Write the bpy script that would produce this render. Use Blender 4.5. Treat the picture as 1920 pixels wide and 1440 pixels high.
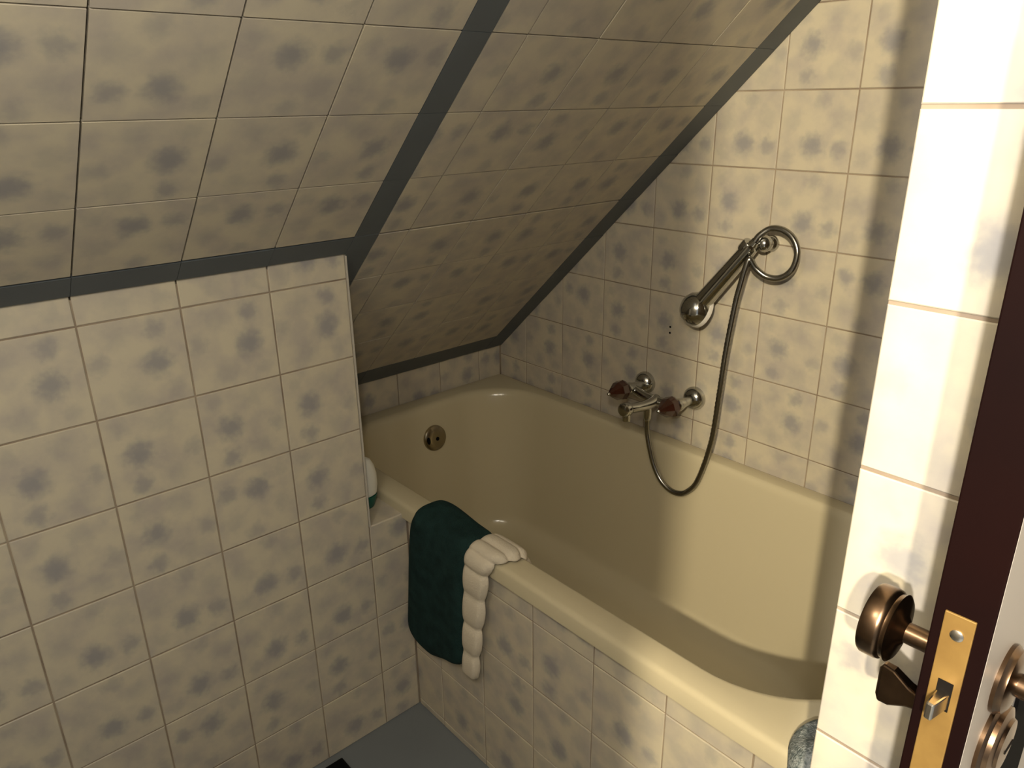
import bpy, math, random
from mathutils import Vector, Matrix
random.seed(7)
C = bpy.context.scene.collection
scene = bpy.context.scene
for o in list(bpy.data.objects):
    bpy.data.objects.remove(o)

# ------------------------------------------------------------------ camera
F_PX, YAW, PITCH, ROLL = 1414.93, 0.8459, 0.3602, -0.0132
cam_d = bpy.data.cameras.new('camera'); cam = bpy.data.objects.new('camera', cam_d); C.objects.link(cam)
fw = Vector((-math.sin(YAW)*math.cos(PITCH), math.cos(YAW)*math.cos(PITCH), -math.sin(PITCH)))
rt = Vector((math.cos(YAW), math.sin(YAW), 0)); up = rt.cross(fw)
r2 = math.cos(ROLL)*rt + math.sin(ROLL)*up; u2 = -math.sin(ROLL)*rt + math.cos(ROLL)*up
M = Matrix((r2, u2, -fw)).transposed().to_4x4(); M.translation = (1.2174, -1.4551, 1.3472)
cam.matrix_world = M
cam_d.sensor_width = 36; cam_d.lens = 36*F_PX/1920; cam_d.clip_start = 0.02
scene.camera = cam

# ------------------------------------------------------------------ light
scene.view_settings.view_transform = 'Standard'; scene.view_settings.look = 'None'
scene.view_settings.gamma = 1; scene.view_settings.use_curve_mapping = False
scene.view_settings.exposure = 0.0
w = bpy.data.worlds.new('room_light'); scene.world = w; w.use_nodes = True
w.node_tree.nodes['Background'].inputs[0].default_value = (0.93, 0.96, 1.0, 1)
w.node_tree.nodes['Background'].inputs[1].default_value = 0.36
def bulb(name, loc, power, col, rad):
    d = bpy.data.lights.new(name, 'POINT'); d.energy = power; d.color = col; d.shadow_soft_size = rad
    o = bpy.data.objects.new(name, d); o.location = loc; C.objects.link(o)
bulb('wall_lamp_bulb', (1.74, -2.50, 1.93), 280, (1.0, 0.86, 0.62), 0.022)
bulb('wall_lamp_bulb', (1.572, -2.50, 1.85), 215, (1.0, 0.95, 0.92), 0.022)
bulb('ceiling_lamp_bulb', (.88, -1.65, 1.66), 11, (1.0, 0.92, 0.78), 0.08)
bulb('near_camera_bulb', (1.27, -1.52, 1.62), 16, (1.0, 0.95, 0.88), 0.03)  # unseen torch-like fill light added near the camera, not a ceiling fitting

# ------------------------------------------------------------------ materials
def mat(name, col, rough=0.5, metal=0.0, spec=0.5, bump=None, var=None):
    m = bpy.data.materials.new(name); m.use_nodes = True
    nt = m.node_tree; b = nt.nodes['Principled BSDF']
    b.inputs['Base Color'].default_value = (*col, 1); b.inputs['Roughness'].default_value = rough
    b.inputs['Metallic'].default_value = metal; b.inputs['Specular IOR Level'].default_value = spec
    tc = nt.nodes.new('ShaderNodeTexCoord')
    if var:
        n = nt.nodes.new('ShaderNodeTexNoise'); n.inputs['Scale'].default_value = var[0]; n.inputs['Detail'].default_value = 5
        r = nt.nodes.new('ShaderNodeMix'); r.data_type = 'RGBA'
        r.inputs[6].default_value = (*col, 1); r.inputs[7].default_value = (*var[1], 1)
        nt.links.new(tc.outputs['Object'], n.inputs['Vector'])
        mr = nt.nodes.new('ShaderNodeMapRange'); mr.inputs[1].default_value = .35; mr.inputs[2].default_value = .68
        nt.links.new(n.outputs['Fac'], mr.inputs[0]); nt.links.new(mr.outputs[0], r.inputs[0])
        nt.links.new(r.outputs[2], b.inputs['Base Color'])
    if bump:
        n2 = nt.nodes.new('ShaderNodeTexNoise'); n2.inputs['Scale'].default_value = bump[0]; n2.inputs['Detail'].default_value = 3
        bp = nt.nodes.new('ShaderNodeBump'); bp.inputs['Strength'].default_value = bump[1]; bp.inputs['Distance'].default_value = bump[2]
        nt.links.new(tc.outputs['Object'], n2.inputs['Vector'])
        nt.links.new(n2.outputs['Fac'], bp.inputs['Height']); nt.links.new(bp.outputs[0], b.inputs['Normal'])
    return m

def tile_material():
    m = bpy.data.materials.new('printed_tile'); m.use_nodes = True; nt = m.node_tree; N = nt.nodes; L = nt.links
    b = N['Principled BSDF']; b.inputs['Roughness'].default_value = 0.42; b.inputs['Specular IOR Level'].default_value = 0.3
    tc = N.new('ShaderNodeTexCoord'); oi = N.new('ShaderNodeObjectInfo')
    ang = N.new('ShaderNodeMath'); ang.operation = 'MULTIPLY'; ang.inputs[1].default_value = math.pi/2
    L.new(oi.outputs['Object Index'], ang.inputs[0])
    vr = N.new('ShaderNodeVectorRotate'); vr.rotation_type = 'Z_AXIS'
    L.new(tc.outputs['Object'], vr.inputs['Vector']); L.new(ang.outputs[0], vr.inputs['Angle'])
    wv = N.new('ShaderNodeMath'); wv.operation = 'MULTIPLY'; wv.inputs[1].default_value = 40; L.new(oi.outputs['Random'], wv.inputs[0])
    def noise(scale, detail, vec, w_add):
        n = N.new('ShaderNodeTexNoise'); n.noise_dimensions = '4D'; n.inputs['Scale'].default_value = scale; n.inputs['Detail'].default_value = detail
        a = N.new('ShaderNodeMath'); a.operation = 'ADD'; a.inputs[1].default_value = w_add; L.new(wv.outputs[0], a.inputs[0])
        L.new(a.outputs[0], n.inputs['W']); L.new(vec, n.inputs['Vector']); return n
    nd = noise(75, 4, tc.outputs['Object'], 0)
    sub = N.new('ShaderNodeVectorMath'); sub.operation = 'SUBTRACT'; sub.inputs[1].default_value = (.5, .5, .5); L.new(nd.outputs['Color'], sub.inputs[0])
    sc = N.new('ShaderNodeVectorMath'); sc.operation = 'SCALE'; sc.inputs['Scale'].default_value = 0.030; L.new(sub.outputs[0], sc.inputs[0])
    ad = N.new('ShaderNodeVectorMath'); ad.operation = 'ADD'; L.new(vr.outputs[0], ad.inputs[0]); L.new(sc.outputs[0], ad.inputs[1])
    flat = N.new('ShaderNodeVectorMath'); flat.operation = 'MULTIPLY'; flat.inputs[1].default_value = (1, 1, 0); L.new(ad.outputs[0], flat.inputs[0])
    prev = None
    for (x, y, r, s) in ((.026, -.004, .034, .82), (.031, .051, .025, .62), (-.058, .010, .024, .40), (-.026, .046, .030, .22), (-.018, -.048, .030, .24), (.048, -.052, .022, .26)):
        d = N.new('ShaderNodeVectorMath'); d.operation = 'DISTANCE'; d.inputs[1].default_value = (x, y, 0); L.new(flat.outputs[0], d.inputs[0])
        mr = N.new('ShaderNodeMapRange'); mr.interpolation_type = 'SMOOTHSTEP'
        mr.inputs[1].default_value = r; mr.inputs[2].default_value = r*.15; mr.inputs[3].default_value = 0; mr.inputs[4].default_value = s
        L.new(d.outputs['Value'], mr.inputs[0])
        if prev is None: prev = mr.outputs[0]
        else:
            mx = N.new('ShaderNodeMath'); mx.operation = 'MAXIMUM'; L.new(prev, mx.inputs[0]); L.new(mr.outputs[0], mx.inputs[1]); prev = mx.outputs[0]
    # pale mauve clouding over cream
    nc = noise(22, 5, tc.outputs['Object'], 9)
    mrc = N.new('ShaderNodeMapRange'); mrc.inputs[1].default_value = .40; mrc.inputs[2].default_value = .66; L.new(nc.outputs['Fac'], mrc.inputs[0])
    base = N.new('ShaderNodeMix'); base.data_type = 'RGBA'
    base.inputs[6].default_value = (.50, .445, .325, 1); base.inputs[7].default_value = (.405, .36, .295, 1); L.new(mrc.outputs[0], base.inputs[0])
    col = N.new('ShaderNodeMix'); col.data_type = 'RGBA'; L.new(base.outputs[2], col.inputs[6]); col.inputs[7].default_value = (.235, .230, .228, 1)
    L.new(prev, col.inputs[0]); L.new(col.outputs[2], b.inputs['Base Color'])
    nb = noise(130, 3, tc.outputs['Object'], 3); bp = N.new('ShaderNodeBump'); bp.inputs['Strength'].default_value = .25; bp.inputs['Distance'].default_value = .0008
    L.new(nb.outputs['Fac'], bp.inputs['Height']); L.new(bp.outputs[0], b.inputs['Normal'])
    return m

TILE = tile_material()
GROUT = mat('grout', (.33, .27, .19), .9, var=(9, (.19, .14, .095)))
BORDER = mat('blue_grey_border', (.088, .102, .108), .5, bump=(90, .2, .0006), var=(8, (.078, .090, .096)))
FLOOR = mat('blue_grey_floor', (.150, .165, .172), .55, var=(5, (.136, .15, .157)))
IVORY = mat('ivory_enamel', (.49, .43, .285), .16, spec=.45)
CHROME = mat('chrome', (.50, .50, .47), .12, 1.0)
HOSEM = mat('hose_metal', (.33, .32, .29), .22, 1.0)
OLDCHROME = mat('tarnished_chrome', (.34, .29, .20), .25, 1.0)
AMBER = mat('amber_acrylic', (.042, .011, .006), .06, spec=.9)
GREEN = mat('green_terry', (.015, .038, .035), .95, spec=.1, bump=(420, .9, .003), var=(35, (.010, .024, .022)))
WHITE = mat('white_terry', (.56, .495, .38), .95, spec=.1, bump=(300, .6, .002))
GREYC = mat('grey_terry', (.10, .12, .115), .95, spec=.1, bump=(400, 1.0, .004), var=(170, (.30, .32, .30)))
WOOD = mat('dark_stained_wood', (.0055, .0013, .0009), .65, spec=.05, var=(7, (.004, .0012, .0010)))
WHITEP = mat('white_paint', (.24, .215, .185), .45)
BLACKP = mat('black_paint', (.004, .0035, .003), .9, spec=.05)
BRASS = mat('brass_plate', (.25, .150, .040), .48, 0.5, var=(40, (.20, .115, .030)))
BRONZE = mat('antique_bronze', (.21, .135, .08), .27, 1.0, var=(30, (.10, .065, .04)))
STEEL = mat('steel', (.62, .58, .50), .25, 1.0)
DARK = mat('dark_cavity', (.006, .005, .004), .9, spec=.05)
PLASTER = mat('plaster', (.40, .365, .30), .8)
BOTW = mat('white_plastic', (.74, .72, .62), .35)
BOTG = mat('green_plastic', (.0, .085, .055), .3)
RUBBER = mat('black_rubber', (.004, .004, .004), .9, spec=.1)

# ------------------------------------------------------------------ helpers
def mesh(name, verts, faces, m, smooth=False):
    me = bpy.data.meshes.new(name); me.from_pydata([tuple(v) for v in verts], [], faces); me.update()
    me.materials.append(m)
    if smooth:
        for p in me.polygons: p.use_smooth = True
    return me
def obj(name, me, parent=None):
    o = bpy.data.objects.new(name, me); C.objects.link(o)
    if parent: o.parent = parent
    return o
def tag(o, label, cat, kind=None, group=None):
    o['label'] = label; o['category'] = cat
    if kind: o['kind'] = kind
    if group: o['group'] = group
    return o
def empty(name, loc=(0, 0, 0)):
    o = bpy.data.objects.new(name, None); o.location = loc; o.empty_display_size = .05; C.objects.link(o); return o
def box_vf(x0, x1, y0, y1, z0, z1):
    v = [(x0,y0,z0),(x1,y0,z0),(x1,y1,z0),(x0,y1,z0),(x0,y0,z1),(x1,y0,z1),(x1,y1,z1),(x0,y1,z1)]
    f = [(0,3,2,1),(4,5,6,7),(0,1,5,4),(1,2,6,5),(2,3,7,6),(3,0,4,7)]
    return v, f
def bevel(o, w_, n=2):
    md = o.modifiers.new('bevel', 'BEVEL'); md.width = w_; md.segments = n; md.limit_method = 'ANGLE'
def box(name, b, m, parent=None, bev=0):
    v, f = box_vf(*b); o = obj(name, mesh(name, v, f, m), parent)
    if bev: bevel(o, bev)
    return o
def frame(axis):
    a = Vector(axis).normalized(); t = Vector((0,0,1)) if abs(a.z) < .9 else Vector((1,0,0))
    u = a.cross(t).normalized(); return a, u, a.cross(u)
def lathe_vf(p0, axis, prof, n=28, su=1.0, sv=1.0):
    """prof: (distance along axis, radius)"""
    a, u, v = frame(axis); p0 = Vector(p0); vs, fs = [], []
    for (d, r) in prof:
        for i in range(n):
            t = 2*math.pi*i/n; vs.append(p0 + a*d + u*(su*r*math.cos(t)) + v*(sv*r*math.sin(t)))
    for k in range(len(prof)-1):
        for i in range(n):
            j = (i+1) % n; fs.append((k*n+i, k*n+j, (k+1)*n+j, (k+1)*n+i))
    fs.append(tuple(range(n))[::-1]); fs.append(tuple((len(prof)-1)*n+i for i in range(n)))
    return vs, fs
def lathe(name, p0, axis, prof, m, parent=None, n=28, smooth=True, su=1.0, sv=1.0):
    v, f = lathe_vf(p0, axis, prof, n, su, sv); o = obj(name, mesh(name, v, f, m, smooth), parent)
    if smooth:
        md = o.modifiers.new('split', 'EDGE_SPLIT'); md.split_angle = math.radians(40)
    return o
def spline(pts, n):
    P = [Vector(p) for p in pts]; P = [2*P[0]-P[1]] + P + [2*P[-1]-P[-2]]; out = []
    for i in range(1, len(P)-2):
        for k in range(n):
            t = k/n; a, b, c, d = P[i-1], P[i], P[i+1], P[i+2]
            out.append(.5*((2*b) + (c-a)*t + (2*a-5*b+4*c-d)*t*t + (3*b-a-3*c+d)*t**3))
    out.append(P[-2]); return out
def tube_vf(path, rad, n=12, ribs=None):
    vs, fs = [], []; prev = None
    for i, p in enumerate(path):
        t = (path[min(i+1, len(path)-1)] - path[max(i-1, 0)]).normalized()
        if prev is None: _, u, _ = frame(t)
        else: u = (prev - t*prev.dot(t)).normalized()
        prev = u; v = t.cross(u); r = rad(i/(len(path)-1)) if callable(rad) else rad
        if ribs and i % 2: r *= ribs
        for k in range(n):
            a = 2*math.pi*k/n; vs.append(p + u*(r*math.cos(a)) + v*(r*math.sin(a)))
    for i in range(len(path)-1):
        for k in range(n):
            j = (k+1) % n; fs.append((i*n+k, i*n+j, (i+1)*n+j, (i+1)*n+k))
    fs.append(tuple(range(n))[::-1]); fs.append(tuple((len(path)-1)*n+k for k in range(n)))
    return vs, fs
def tube(name, path, rad, m, parent=None, n=12, ribs=None):
    v, f = tube_vf(path, rad, n, ribs); return obj(name, mesh(name, v, f, m, True), parent)

# ---- tiles: convex polygon pieces with a chamfered edge, mesh data shared between alike pieces
def clip(poly, a, b, c):                       # keep a*x + b*y <= c
    out = []
    for i in range(len(poly)):
        p, q = poly[i], poly[(i+1) % len(poly)]; dp = a*p[0]+b*p[1]-c; dq = a*q[0]+b*q[1]-c
        if dp <= 0: out.append(p)
        if (dp < 0 < dq) or (dq < 0 < dp):
            t = dp/(dp-dq); out.append((p[0]+(q[0]-p[0])*t, p[1]+(q[1]-p[1])*t))
    return out
def area(poly): return abs(sum(poly[i-1][0]*poly[i][1]-poly[i][0]*poly[i-1][1] for i in range(len(poly))))/2
def clean(poly):
    out = []
    for p in poly:
        if not out or math.dist(p, out[-1]) > 1e-4: out.append(p)
    if len(out) > 2 and math.dist(out[0], out[-1]) < 1e-4: out.pop()
    return out
CACHE = {}
def tile_mesh(poly, m, name, thick=.007, ch=.0011):
    key = (tuple((round(x, 4), round(y, 4)) for x, y in poly), m.name)
    if key in CACHE: return CACHE[key]
    n = len(poly); cx = sum(p[0] for p in poly)/n; cy = sum(p[1] for p in poly)/n
    ins = []
    for i in range(n):                          # inset by the chamfer width
        a, p, b = Vector(poly[i-1]), Vector(poly[i]), Vector(poly[(i+1) % n])
        e1 = (p-a).normalized(); e2 = (b-p).normalized(); n1 = Vector((-e1.y, e1.x)); n2 = Vector((-e2.y, e2.x))
        k = n1+n2; k = k/max(k.dot(n1), .3); ins.append((p.x+k.x*ch, p.y+k.y*ch))
    vs = [(x, y, -thick) for x, y in poly] + [(x, y, -ch*.8) for x, y in poly] + [(x, y, 0) for x, y in ins]
    fs = [tuple(range(2*n, 3*n)), tuple(range(n))[::-1]]
    for i in range(n):
        j = (i+1) % n; fs += [(i, j, n+j, n+i), (n+i, n+j, 2*n+j, 2*n+i)]
    CACHE[key] = mesh(name, vs, fs, m); return CACHE[key]
def field(parent, O, U, V, ul, vl, turn, clips=(), m=TILE, name='tile', gap=.0026, p=.15, jit=.0004):
    """tiles between the joint lines ul (along U) and vl (along V) on the plane O; clips: half planes in (u,v)"""
    U, V, O = Vector(U), Vector(V), Vector(O); Nn = U.cross(V)
    for i in range(len(ul)-1):
        for j in range(len(vl)-1):
            u0, u1, v0, v1 = ul[i], ul[i+1], vl[j], vl[j+1]
            cu = (u0+u1)/2; cv = (v0+v1)/2
            if u1-u0 < p-.006: cu = u0+p/2 if i == len(ul)-2 else u1-p/2
            if v1-v0 < p-.006: cv = v0+p/2 if j == len(vl)-2 else v1-p/2
            g = gap/2
            poly = [(u0+g, v0+g), (u1-g, v0+g), (u1-g, v1-g), (u0+g, v1-g)]
            for (a, b, c) in clips: poly = clip(poly, a, b, c) if poly else poly
            poly = clean(poly) if poly else poly
            if len(poly) < 3 or area(poly) < 1.2e-4: continue
            o = obj(name, tile_mesh([(x-cu, y-cv) for x, y in poly], m, name), parent)
            Mx = Matrix((U, V, Nn)).transposed().to_4x4(); Mx.translation = O + U*cu + V*cv + Nn*random.uniform(-jit, jit)
            o.matrix_world = Mx
            if m is TILE: o.pass_index = turn(i, j)
def lines(a, b, ref, p):
    """joint lines from a to b, one of them passing through ref"""
    k0 = math.ceil((a-ref)/p + .02); k1 = math.floor((b-ref)/p - .02)
    return [a] + [ref+k*p for k in range(k0, k1+1)] + [b]
G = .0018                                       # joints lie this deep below the tile faces

# ------------------------------------------------------------------ geometry of the room (metres)
K = .952; Z0 = 1.096                            # sloped ceiling: z = Z0 + K*x
YE = -.777                                      # end of the low wall
XL = -.478                                      # low wall deep in the alcove
YA = -.685                                      # bath front
XP, YP, XP2 = .974, -.835, 1.066                # pier beside the door
HR = .548                                       # bath rim height
YB = -2.3                                       # room depth built behind the camera
SL = math.hypot(1, K); UPS = Vector((1, 0, K))/SL; NS = Vector((K, 0, -1))/SL

fl = box('floor', (-.05, 2.2, YB, .05, -.06, 0), FLOOR); tag(fl, 'plain blue-grey floor below the tiled bath front', 'floor', 'structure')

# --- low wall on the left (kneewall)
wl = box('wall_left', (-.09, -G, YB, YE, 0, Z0-.012), GROUT)
v, f = box_vf(-.09, -G, YE, YA+.006, 0, .522-G); n0 = len(wl.data.vertices)
tag(wl, 'low wall of flower-printed cream tiles under the sloped ceiling', 'wall', 'structure')
turns_knee = [1, 2, 1, 1, 2, 2, 0, 0, 0, 0]
kt = lambda i, j: (turns_knee[min(j, 9)] + (1 if (i*7+j*5) % 11 == 3 else 0)) % 4
field(wl, (0, 0, 0), (0, 1, 0), (0, 0, 1), lines(-2.0, YE, -.7756-.15*7, .15), lines(0, Z0-.002, 1.0444, .15), kt)
trim = box('edge_trim', (-.006, .0008, YE-.0004, YE+.0032, .522, Z0-.006), PLASTER, wl)
ret = box('wall_return', (XL, -.006, YE-.02, YE+.001, .45, .9), GROUT, wl)   # face of the low wall turned into the alcove
ret.data = mesh('wall_return', [(XL, YE-.02, .3), (-.006, YE-.02, .3), (-.006, YE-.02, Z0-.01), (XL, YE-.02, Z0+K*XL-.003),
                                (XL, YE, .3), (-.006, YE, .3), (-.006, YE, Z0-.01), (XL, YE, Z0+K*XL-.003)],
                [(0,1,2,3), (7,6,5,4), (0,4,5,1), (1,5,6,2), (2,6,7,3), (3,7,4,0)], PLASTER)

# --- ledge between the low wall and the bath
wg = box('wall_ledge', (XL, -G, YE, YA+.006, 0, .522-G), GROUT)
tag(wg, 'small tiled ledge filling the corner between low wall and bath', 'ledge', 'structure')
field(wg, (0, 0, 0), (0, 1, 0), (0, 0, 1), [YE, YA], lines(0, .522, 1.0444, .15), lambda i, j: (2+j) % 4)
field(wg, (0, 0, .522), (1, 0, 0), (0, 1, 0), lines(XL, 0, 0, .15), [YE, YA], lambda i, j: i % 4)

# --- back wall with the taps
XB2 = XP2
pts = [(XL, 0, .3), (XB2, 0, .3), (XB2, 0, 2.3), ((2.3-Z0)/K, 0, 2.3), (XL, 0, Z0+K*XL)]
pts = [(XL-.02, .3), (XB2+.06, .3), (XB2+.06, Z0+K*(XB2+.06)+.05), (XL-.02, Z0+K*(XL-.02)+.02)]
vs = [(x, G, z) for x, z in pts] + [(x, .08, z) for x, z in pts]
wb = obj('wall_back', mesh('wall_back', vs, [(0,1,2,3), (7,6,5,4), (0,4,5,1), (1,5,6,2), (2,6,7,3), (3,7,4,0)], GROUT))
tag(wb, 'tall wall of flower-printed cream tiles behind the bath taps', 'wall', 'structure')
turns_b = [0, 0, 2, 2, 1, 1, 2, 1, 0, 0, 3]
field(wb, (0, 0, 0), (1, 0, 0), (0, 0, 1), lines(XL, XB2, -.3604, .15), lines(.46, 2.05, 1.358, .15),
      lambda i, j: (turns_b[j % 11] + (1 if (i*5+j*3) % 7 == 2 else 0)) % 4, clips=[(-K, 1, Z0-.002)])
for z in (.8272, .8123):
    lathe('screw_hole', (.1563, -.0003, z), (0, -1, 0), [(0, .0028), (.0006, .0026)], DARK, wb, 10, False)

# --- low wall at the foot end of the alcove
wa = box('wall_alcove', (XL-.08, XL-G, YE-.02, .03, .3, Z0+K*XL+.01), GROUT)
tag(wa, 'single row of cut tiles above the foot end of bath', 'wall', 'structure')
field(wa, (XL, 0, 0), (0, 1, 0), (0, 0, 1), lines(YE, -.002, -.086, .1475), [.50, Z0+K*XL-.002], lambda i, j: (i*3) % 4, p=.15)

# --- sloped ceiling
s0, s1 = XL*SL, 1.05*SL
def on_slope(y, s, d=0): return Vector((0, y, Z0)) + UPS*s - NS*d
cs = [(YB, 0), (YE, 0), (YE, s0-.03), (.05, s0-.03), (.05, s1+.1), (YB, s1+.1)]
def slope_slab(y0, y1, a, b):
    return [on_slope(y, s, d) for d in (G, .09) for (y, s) in ((y0, a), (y1, a), (y1, b), (y0, b))]
ce_v = slope_slab(YB, YE, -.02, s1) + slope_slab(YE, .05, s0-.03, s1)
ce_f = []
for k in (0, 8): ce_f += [tuple(q+k for q in t) for t in ((0,3,2,1), (4,5,6,7), (0,1,5,4), (1,2,6,5), (2,3,7,6), (3,0,4,7))]
ce = obj('ceiling', mesh('ceiling', ce_v, ce_f, GROUT))
tag(ce, 'sloped ceiling of flower-printed tiles with blue-grey border strips', 'ceiling', 'structure')
UY = Vector((0, -1, 0))                          # u runs towards the viewer, v up the slope: u x v points into the room
PS = .1485
rows = lines(.047, s1-.02, .05+PS*4, PS); rows[0] = .047
ct = lambda i, j: (3 if j % 2 else 2) if (i+j) % 5 else 1
field(ce, (0, 0, Z0), UY, UPS, lines(.777, 2.0, .7756+.15, .15), rows, ct, p=.1485)
field(ce, (0, 0, Z0), UY, UPS, lines(.777, 2.0, .7756+.15, .15), [0, .047], ct, m=BORDER, name='border_tile', gap=.0007)
arow = [s0+.085] + [.05+PS*k for k in range(-3, 8)]
arow = [s0+.083, -.3955, -.247, -.0985] + rows
acol = [.068, .216, .364, .512, .660, .727]
field(ce, (0, 0, Z0), UY, UPS, acol, arow, lambda i, j: (2 if j % 2 else 3) if (i*2+j) % 5 else 0, p=.1485)
field(ce, (0, 0, Z0), UY, UPS, [.727, .777], [-.247, -.0985, .05]+rows[1:], ct, m=BORDER, name='border_tile', gap=.0007)
field(ce, (0, 0, Z0), UY, UPS, [.002, .068], [s0+.083]+arow[1:], ct, m=BORDER, name='border_tile', gap=.0007)
field(ce, (0, 0, Z0), UY, UPS, [.002]+acol+[.777], [s0+.004, s0+.083], ct, m=BORDER, name='border_tile', gap=.0007)

# --- tiled front of the bath
wf = box('wall_apron', (G, 1.06, YA+G, YA+.03, 0, .516), GROUT)
tag(wf, 'tiled bath front below the ivory rim', 'bath panel', 'structure')
field(wf, (0, YA, 0), (1, 0, 0), (0, 0, 1), lines(.002, 1.05, .395, .1485), lines(0, .514, .463, .1485),
      lambda i, j: (1 if j % 2 else 0)+(i % 3 == 0))

# --- pier beside the door
wp = box('wall_pier', (XP+G, XP2, YP+G, .0, 0, 2.3), GROUT)
tag(wp, 'bright narrow tiled end of wall beside the dark door', 'wall', 'structure')
field(wp, (0, YP, 0), (1, 0, 0), (0, 0, 1), [XP, XP2], lines(0, 2.25, 1.3388, .1483), lambda i, j: [0, 3, 2, 0, 1][j % 5], gap=.0036)
# --- the rest of the room, and a light-blocking wall added behind the camera
we = box('wall_entrance', (XP2, 2.2, -.24, -.16, 0, 2.3), PLASTER); tag(we, 'plain plaster wall behind the open door', 'wall', 'structure')
wn = box('wall_light_blocker', (-.05, 1.316, -1.88, -1.80, 0, 2.3), PLASTER); tag(wn, 'plain plaster wall added out of view to block lamp light', 'wall', 'structure')  # unseen wall added to block the wall lamp, standing in for a person's shadow
cf = box('ceiling', (1.0, 2.2, YB, .0, 2.09, 2.15), PLASTER); tag(cf, 'flat plaster ceiling above the doorway', 'ceiling', 'structure')

# ------------------------------------------------------------------ bath tub
def rrect(x0, x1, y0, y1, rl, rr, z, n=14):
    """rounded rectangle; rl: corner radius on the left side, rr: on the right side"""
    out = []
    for (cx, cy, r, a0) in ((x1-rr, y1-rr, rr, 0), (x0+rl, y1-rl, rl, 90), (x0+rl, y0+rl, rl, 180), (x1-rr, y0+rr, rr, 270)):
        for k in range(n+1):
            a = math.radians(a0+90*k/n); out.append((cx+r*math.cos(a), cy+r*math.sin(a), z))
    return out
tub = empty('bathtub', (.25, -.34, .15))
tag(tub, 'ivory enamel built-in bathtub with tiled front', 'bathtub')
X0, X1, Y0, Y1 = XL+.004, XP-.004, -.697, -.004
ix0, ix1, iy0, iy1 = -.425, .930, -.650, -.046
rings = [rrect(X0, X1, Y0, Y1, .012, .012, HR-.036), rrect(X0, X1, Y0, Y1, .012, .012, HR-.010),
         rrect(X0+.003, X1-.003, Y0+.003, Y1-.003, .012, .012, HR-.003), rrect(X0+.010, X1-.010, Y0+.010, Y1-.010, .012, .012, HR)]
prof = [(0.000, 0.000), (.006, -.0010), (.012, -.0045), (.017, -.010), (.021, -.020)]
for d, dz in prof:
    rings.append(rrect(ix0+d*.9, ix1-d*.9, iy0+d*.6, iy1-d*.6, .17, .20, HR+dz))
# inside walls: t 0 at the top .. 1 at the bottom
steps = 12
for k in range(1, steps+1):
    t = k/steps; z = HR-.020-(.355)*t
    g = t**1.0
    l = .019+.055*g; r = .019+.17*g; s = .013+.052*g
    rings.append(rrect(ix0+l, ix1-r, iy0+s, iy1-s, .165-.02*t, .20-.03*t, z))
lx0, lx1, ly0, ly1 = ix0+.074, ix1-.189, iy0+.065, iy1-.065
for k in range(1, 7):
    a = math.radians(90*k/6); d = .07*(1-math.cos(a)); z = HR-.375-.05*math.sin(a)
    rings.append(rrect(lx0+d, lx1-d, ly0+d, ly1-d, max(.145-d, .03), max(.17-d, .03), z))
nr = len(rings[0]); vs = [p for r in rings for p in r]; fs = []
for k in range(len(rings)-1):
    for i in range(nr):
        j = (i+1) % nr; fs.append((k*nr+i, k*nr+j, (k+1)*nr+j, (k+1)*nr+i))
fs.append(tuple((len(rings)-1)*nr+i for i in range(nr)))
T = Vector((.25, -.34, .15))
shell = obj('tub_shell', mesh('tub_shell', [Vector(p)-T for p in vs], fs, IVORY, True), tub)
# overflow
ov = lathe('overflow_cover', Vector((-.402, -.325, .449))-T, (1, 0, .16), [(0, .036), (.008, .0375), (.014, .036), (.018, .030), (.019, .012)], OLDCHROME, tub)
lathe('overflow_hole', Vector((-.3835, -.322, .450))-T, (1, 0, .16), [(0, .006), (.0015, .0055)], DARK, ov, 12)
slot = lathe('overflow_slot', Vector((-.401, -.352, .449))-T, (1, 0, .16), [(0.0, .011), (.0188, .0105)], DARK, ov, 16, su=.5)
slot.scale = (1, 1, 1)
lathe('drain', Vector((-.15, -.345, HR-.4265))-T, (0, 0, 1), [(0, .032), (.003, .031), (.004, .024), (.002, .020)], OLDCHROME, tub)

# ------------------------------------------------------------------ taps on the back wall
tp = empty('bath_tap', (.168, 0, .6675)); tag(tp, 'chrome wall bath mixer with two amber acrylic handles', 'tap')
o0 = Vector((.168, 0, .6675))
for x in (.0931, .2432):
    b0 = Vector((x, 0, .6675))-o0
    lathe('wall_flange', b0, (0, -1, 0), [(.000, .0285), (.004, .0290), (.010, .0280), (.017, .0240), (.022, .0180), (.025, .0120)], CHROME, tp)
    st = lathe('valve_stem', b0, (0, -1, 0), [(.020, .0115), (.034, .0105), (.050, .0115), (.066, .0155), (.074, .0150), (.080, .0110)], CHROME, tp)
    h = lathe('handle', b0, (0, -1, .04), [(.078, .0130), (.086, .0215), (.096, .0260), (.112, .0235), (.130, .0130), (.146, .0025)], AMBER, tp, 8, False)
    lathe('handle_cap', b0, (0, -1, .04), [(.1435, .0040), (.1475, .0038), (.1490, .0020)], CHROME, h, 12)
body = tube('mixer_body', spline([(-.0749, -.055, -.002), (-.03, -.056, -.012), (.03, -.056, -.012), (.0752, -.055, -.002)], 6), .0115, CHROME, tp, 16)
sp = tube('spout', spline([(0, -.050, -.012), (0, -.085, -.016), (0, -.125, -.012), (0, -.160, -.006)], 8), lambda t: .0135-.002*t, CHROME, tp, 18)
lathe('spout_tip', (0, -.156, -.006), (0, -1, .05), [(0, .0125), (.004, .0160), (.012, .0170), (.022, .0165), (.026, .0135), (.027, .008)], CHROME, sp, 20)
lathe('aerator', (0, -.166, -.014), (0, 0, -1), [(0, .0095), (.012, .0105), (.020, .0100), (.021, .006)], CHROME, sp, 16)
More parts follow.
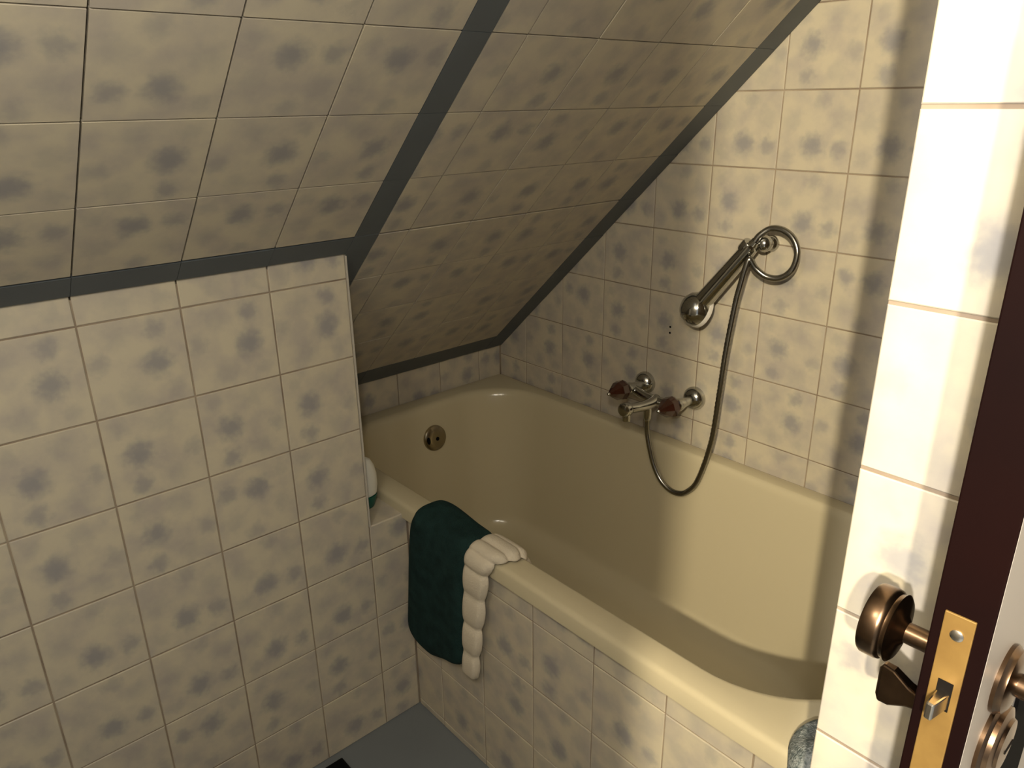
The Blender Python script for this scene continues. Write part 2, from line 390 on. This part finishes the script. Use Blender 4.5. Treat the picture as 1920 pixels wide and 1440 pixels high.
lathe('hose_outlet', (0, -.086, -.022), (0, 0, -1), [(0, .0100), (.012, .0110), (.026, .0105), (.034, .0080)], CHROME, tp, 16)

# ------------------------------------------------------------------ hand shower and its wall holder
hd = empty('shower_holder', (.400, 0, 1.060)); tag(hd, 'chrome ball-shaped wall bracket holding the hand shower', 'shower holder')
lathe('wall_rosette', (0, 0, 0), (0, -1, 0), [(0, .017), (.004, .0172), (.009, .014), (.014, .009)], CHROME, hd)
ball = [(.012+.0175*(1-math.cos(math.radians(a))), max(.0175*math.sin(math.radians(a)), .0008)) for a in range(0, 181, 15)]
lathe('ball_joint', (.004, -.010, .004), (.06, -1, .03), ball, CHROME, hd)
arm = tube('bracket_arm', spline([(.004, -.034, .006), (-.010, -.050, .001), (-.024, -.060, -.004)], 6), .0062, CHROME, hd, 12)
lathe('cradle', (-.028, -.060, -.012), (.62, 0, .78), [(0, .0150), (.003, .0165), (.020, .0165), (.023, .0150)], CHROME, hd)

sh = empty('hand_shower', (.380, -.060, 1.050)); tag(sh, 'chrome hand shower pointing down from its wall bracket', 'hand shower')
S = Vector((.380, -.060, 1.050))
tip = Vector((.398, -.060, 1.072)); hc = Vector((.270, -.064, .906))
ax = (hc-tip).normalized(); LN = (hc-tip).length
lathe('handle', tip-S, ax, [(0, .0095), (.010, .0110), (.014, .0160), (.030, .0170), (.034, .0172), (.090, .0185), (LN-.045, .0200), (LN-.020, .0215), (LN, .0180)], CHROME, sh, 24)
fa = Vector((.42, .80, -.42)).normalized()     # where the spray face points: down and towards the wall
head = lathe('shower_head', hc-S-fa*.031, fa, [(-.004, .002), (-.002, .013), (.003, .024), (.011, .0320), (.022, .0370), (.032, .0385), (.038, .0385)], CHROME, sh, 32)
ring = lathe('spray_ring', hc-S+fa*.0065, fa, [(0, .0390), (.005, .0400), (.010, .0390), (.013, .0345)], mat('pale_plastic', (.60, .57, .50), .3), head, 32)
lathe('spray_plate', hc-S+fa*.018, fa, [(0, .0340), (.0025, .0325), (.003, .004)], mat('grey_plastic', (.25, .24, .22), .4), head, 32)

hose_pts = [(.394, -.060, 1.068), (.402, -.056, 1.083), (.420, -.048, 1.0975), (.446, -.045, 1.0975), (.470, -.045, 1.083), (.483, -.047, 1.057), (.478, -.050, 1.024),
            (.457, -.054, 1.004), (.430, -.060, 1.003), (.408, -.068, 1.018), (.397, -.076, 1.037), (.3925, -.080, 1.020), (.386, -.082, .985), (.3775, -.082, .938), (.3655, -.082, .830), (.3590, -.082, .730),
            (.350, -.083, .612), (.3235, -.084, .505), (.297, -.085, .464), (.2735, -.086, .4505), (.245, -.087, .452), (.217, -.087, .470), (.196, -.087, .502), (.180, -.087, .545), (.170, -.086, .582), (.168, -.086, .620)]
hpath = spline(hose_pts, 22)
hs = tube('shower_hose', hpath, .0070, HOSEM, None, 10, ribs=.86)
tag(hs, 'grey metal shower hose looping from hand shower down to mixer', 'hose')

# ------------------------------------------------------------------ cloths over the rim
def drape(name, path, half, thick, m, nx=14, wob=None, parent=None, sub=1, dz=None):
    """cloth following path [(y, z)], half(t) -> (x left, x right); closed shell of given thickness"""
    pts = spline([(0, y, z) for y, z in path], 8); n = len(pts); top, bot = [], []
    for i, p in enumerate(pts):
        t = i/(n-1); tg = (pts[min(i+1, n-1)]-pts[max(i-1, 0)]).normalized(); nm = Vector((0, tg.z, -tg.y))
        xl, xr = half(t)
        for k in range(nx+1):
            s = k/nx; x = xl+(xr-xl)*s
            e = math.sqrt(max(0, 1-abs(2*s-1)**6))
            e2 = min(1, min(t, 1-t)*40+.25)
            dw = wob(s, t) if wob else (0, 0)
            h = thick*(e*.85+.15)*e2*(1+dw[1])
            c = Vector((x, p.y, p.z+(dz(s, t) if dz else 0)))+nm*dw[0]
            top.append(c+nm*h); bot.append(c)
    W = nx+1; N0 = n*W; fs = []
    for i in range(n-1):
        for k in range(nx):
            a = i*W+k; fs.append((a, a+1, a+W+1, a+W)); fs.append((N0+a, N0+a+W, N0+a+W+1, N0+a+1))
    for i in range(n-1):
        a = i*W; fs.append((a, a+W, N0+a+W, N0+a)); b = i*W+nx; fs.append((b, N0+b, N0+b+W, b+W))
    for k in range(nx):
        fs.append((k, N0+k, N0+k+1, k+1)); b = (n-1)*W+k; fs.append((b, b+1, N0+b+1, N0+b))
    o = obj(name, mesh(name, top+bot, fs, m, True), parent)
    if sub:
        md = o.modifiers.new('soft', 'SUBSURF'); md.levels = sub; md.render_levels = sub
    return o
over = [(-.628, .505), (-.640, .530), (-.646, .546), (-.655, .5525), (-.672, .5535), (-.690, .5525), (-.700, .545), (-.7035, .525)]
gpath = over + [(-.7045, .48), (-.7045, .42), (-.7040, .36), (-.7035, .30), (-.7030, .236)]
def ghalf(t):
    d = max(0, (t-.50)/.50)
    return (.060-.058*d + (.05*max(0, (t-.955)/.045)**2), .246-.030*d-.02*max(0, (t-.97)/.03))
gt = drape('green_towel', gpath, ghalf, .016, GREEN, 16, lambda s, t: (.0015*math.sin(9*s+5*t)*max(0, t-.4), .25*math.sin(5*s+3*t)),
           dz=lambda s, t: max(0, (t-.5)/.5)*(-.040+.054*s+.030*max(0, 1-s/.35)**2))
tag(gt, 'dark green towel draped over the front rim of bath', 'towel')
wpath = over + [(-.7045, .49), (-.7045, .44), (-.7045, .39), (-.7045, .34), (-.7040, .29), (-.7035, .245)]
NB = 9.0
def whalf(t):
    d = max(0, (t-.40)/.60); ph = (t*NB) % 1
    sc_ = abs(math.sin(math.pi*min(1, ph)))**.5
    w_ = .337-.028*max(0, (t-.30)/.2) if t < .5 else .309-.052*((t-.5)/.5)
    return (.236-.022*d, w_-.010*(1-sc_))
def wwob(s, t):
    ph = (t*NB) % 1; sc_ = abs(math.sin(math.pi*ph))**.35
    return (0, -(.60 if t > .3 else .30)*(1-sc_))
wt = drape('white_towel', wpath, whalf, .017, WHITE, 12, wwob)
tag(wt, 'white padded towel in ribbed folds hanging beside green towel', 'towel')
gpath2 = [(-.612, .515), (-.628, .536), (-.642, .550), (-.656, .556), (-.675, .556), (-.692, .553), (-.701, .540), (-.704, .520)]
gc = drape('washcloth', gpath2, lambda t: (.884+.018*(1-math.sin(math.pi*min(1, t*1.05))) , .962), .016, GREYC, 10, lambda s, t: (0, .5*math.sin(6*s+7*t)+.2))
tag(gc, 'speckled grey washcloth lying on bath rim beside bright pier', 'washcloth')

# ------------------------------------------------------------------ bottle on the ledge
bt = empty('shampoo_bottle', (-.078, -.738, .5225)); tag(bt, 'white bottle standing on green cap on the ledge', 'bottle')
lathe('bottle_body', (0, 0, 0), (0, 0, 1), [(.028, .022), (.032, .0285), (.05, .0315), (.075, .0310), (.095, .0265), (.110, .019), (.118, .008)], BOTW, bt, 24, sv=.75)
lathe('bottle_cap', (0, 0, 0), (0, 0, 1), [(0, .0200), (.002, .0212), (.024, .0285), (.0285, .0285)], BOTG, bt, 24, sv=.75)

# ------------------------------------------------------------------ mat corner on the floor
mt = empty('floor_mat', (.23, -1.20, 0)); tag(mt, 'black rubber mat whose corner shows on the blue-grey floor', 'mat')
mo = box('mat_base', (-.205, .205, -.292, .292, .0005, .012), RUBBER, mt, .004)
for k in range(12): box('rib', (-.19+k*.033, -.175+k*.033, -.28, .28, .011, .015), RUBBER, mt)

# ------------------------------------------------------------------ the open door
dr = empty('door_1', (1.115, -.25, 0)); tag(dr, 'open dark-stained door seen on its edge, with brass lock plate', 'door', 'structure')
D0 = Vector((1.115, -.25, 0))
def dbox(name, x0, x1, y0, y1, z0, z1, m, parent=dr, bev=0):
    return box(name, (x0-D0.x, x1-D0.x, y0-D0.y, y1-D0.y, z0, z1), m, parent, bev)
DX0, DX1, DY = 1.0985, 1.1318, -1.0
leaf = dbox('door_leaf', DX0, DX1, DY, -.262, .008, 2.02, WOOD, dr, .0012)
dbox('stile', DX1-.004, DX1+.0003, DY+.0012, -.875, .010, 2.018, WHITEP, leaf)
dbox('panel_moulding', DX1-.002, DX1+.003, -.875, -.792, .010, 2.018, BLACKP, leaf)
dbox('panel', DX1-.002, DX1+.001, -.792, -.264, .010, 2.018, WHITEP, leaf)
# lock plate in the edge
ZL = 1.0495
pl = dbox('lock_plate', 1.1050, 1.1228, DY-.0012, DY+.002, .835, ZL, BRASS, dr, .0006)
lathe('screw', Vector((1.1142, DY-.0010, 1.0355))-D0, (0, -1, 0), [(0, .0042), (.0008, .0040), (.0016, .0026)], STEEL, pl, 16)
dbox('latch_slot', 1.1098, 1.1188, DY-.0016, DY, .9785, 1.0005, DARK, pl)
lv = [(1.1102, DY, .980), (1.1184, DY, .980), (1.1184, DY, .9925), (1.1102, DY, .9925),
      (1.1102, DY-.0185, .980), (1.1150, DY-.0190, .980), (1.1150, DY-.0190, .9925), (1.1102, DY-.0185, .9925)]
lt = obj('latch_bolt', mesh('latch_bolt', [Vector(p)-D0 for p in lv], [(0,1,2,3), (7,6,5,4), (0,4,5,1), (1,5,6,2), (2,6,7,3), (3,7,4,0)], STEEL), pl); bevel(lt, .0012)
# knobs, one on each side
KY, KZ = -.943, .980
def knob(side):
    x = DX0 if side < 0 else DX1
    p = Vector((x, KY, KZ))-D0
    ro = lathe('knob_rosette', p, (side, 0, 0), [(0, .0245), (.003, .0250), (.005, .0230), (.007, .0225), (.009, .0180), (.010, .0100)], BRONZE, dr, 32)
    kb = lathe('door_knob', p, (side, 0, 0), [(.008, .0082), (.028, .0080), (.031, .0120), (.033, .0235), (.035, .0262), (.037, .0250), (.0385, .0250), (.040, .0268), (.0425, .0275), (.052, .0275), (.054, .0262), (.055, .010)], BRONZE, dr, 36)
    return kb
knob(-1); knob(1)
# thumb turn on the inner side, coin release on the other
p = Vector((DX0, -.938, .9255))-D0
lathe('turn_rosette', p, (-1, 0, 0), [(0, .0185), (.003, .0190), (.006, .0150), (.010, .0080), (.014, .0070)], BRONZE, dr, 24)
tv = []
for (d, hh, th) in ((.010, .0060, .0055), (.020, .0090, .0050), (.032, .0165, .0042), (.040, .0175, .0035), (.043, .0120, .0020)):
    tv += [p+Vector((-d, th, -hh)), p+Vector((-d, th, hh)), p+Vector((-d, -th, hh)), p+Vector((-d, -th, -hh))]
tf = [(0,1,2,3), (19,18,17,16)]
for k in range(4):
    for i in range(4):
        j = (i+1) % 4; tf.append((k*4+i, (k+1)*4+i, (k+1)*4+j, k*4+j))
tt = obj('thumb_turn', mesh('thumb_turn', tv, tf, BRONZE), dr); tt.rotation_euler = (0, 0, 0); bevel(tt, .0015)
p2 = Vector((DX1, -.938, .9255))-D0
rr_ = lathe('coin_release', p2, (1, 0, 0), [(0, .0300), (.003, .0305), (.005, .0270), (.008, .0262), (.010, .0200), (.012, .0190), (.013, .008)], BRONZE, dr, 32)
v, f = box_vf(p2.x+.012, p2.x+.0135, p2.y-.008, p2.y+.008, p2.z-.0012, p2.z+.0012)
obj('coin_slot', mesh('coin_slot', v, f, DARK), rr_)
for z in (.25, 1.75):
    lathe('hinge', Vector((DX1+.004, -.256, z))-D0, (0, 0, 1), [(0, .006), (.09, .006)], BRONZE, dr, 12)
bpy.context.view_layer.update()
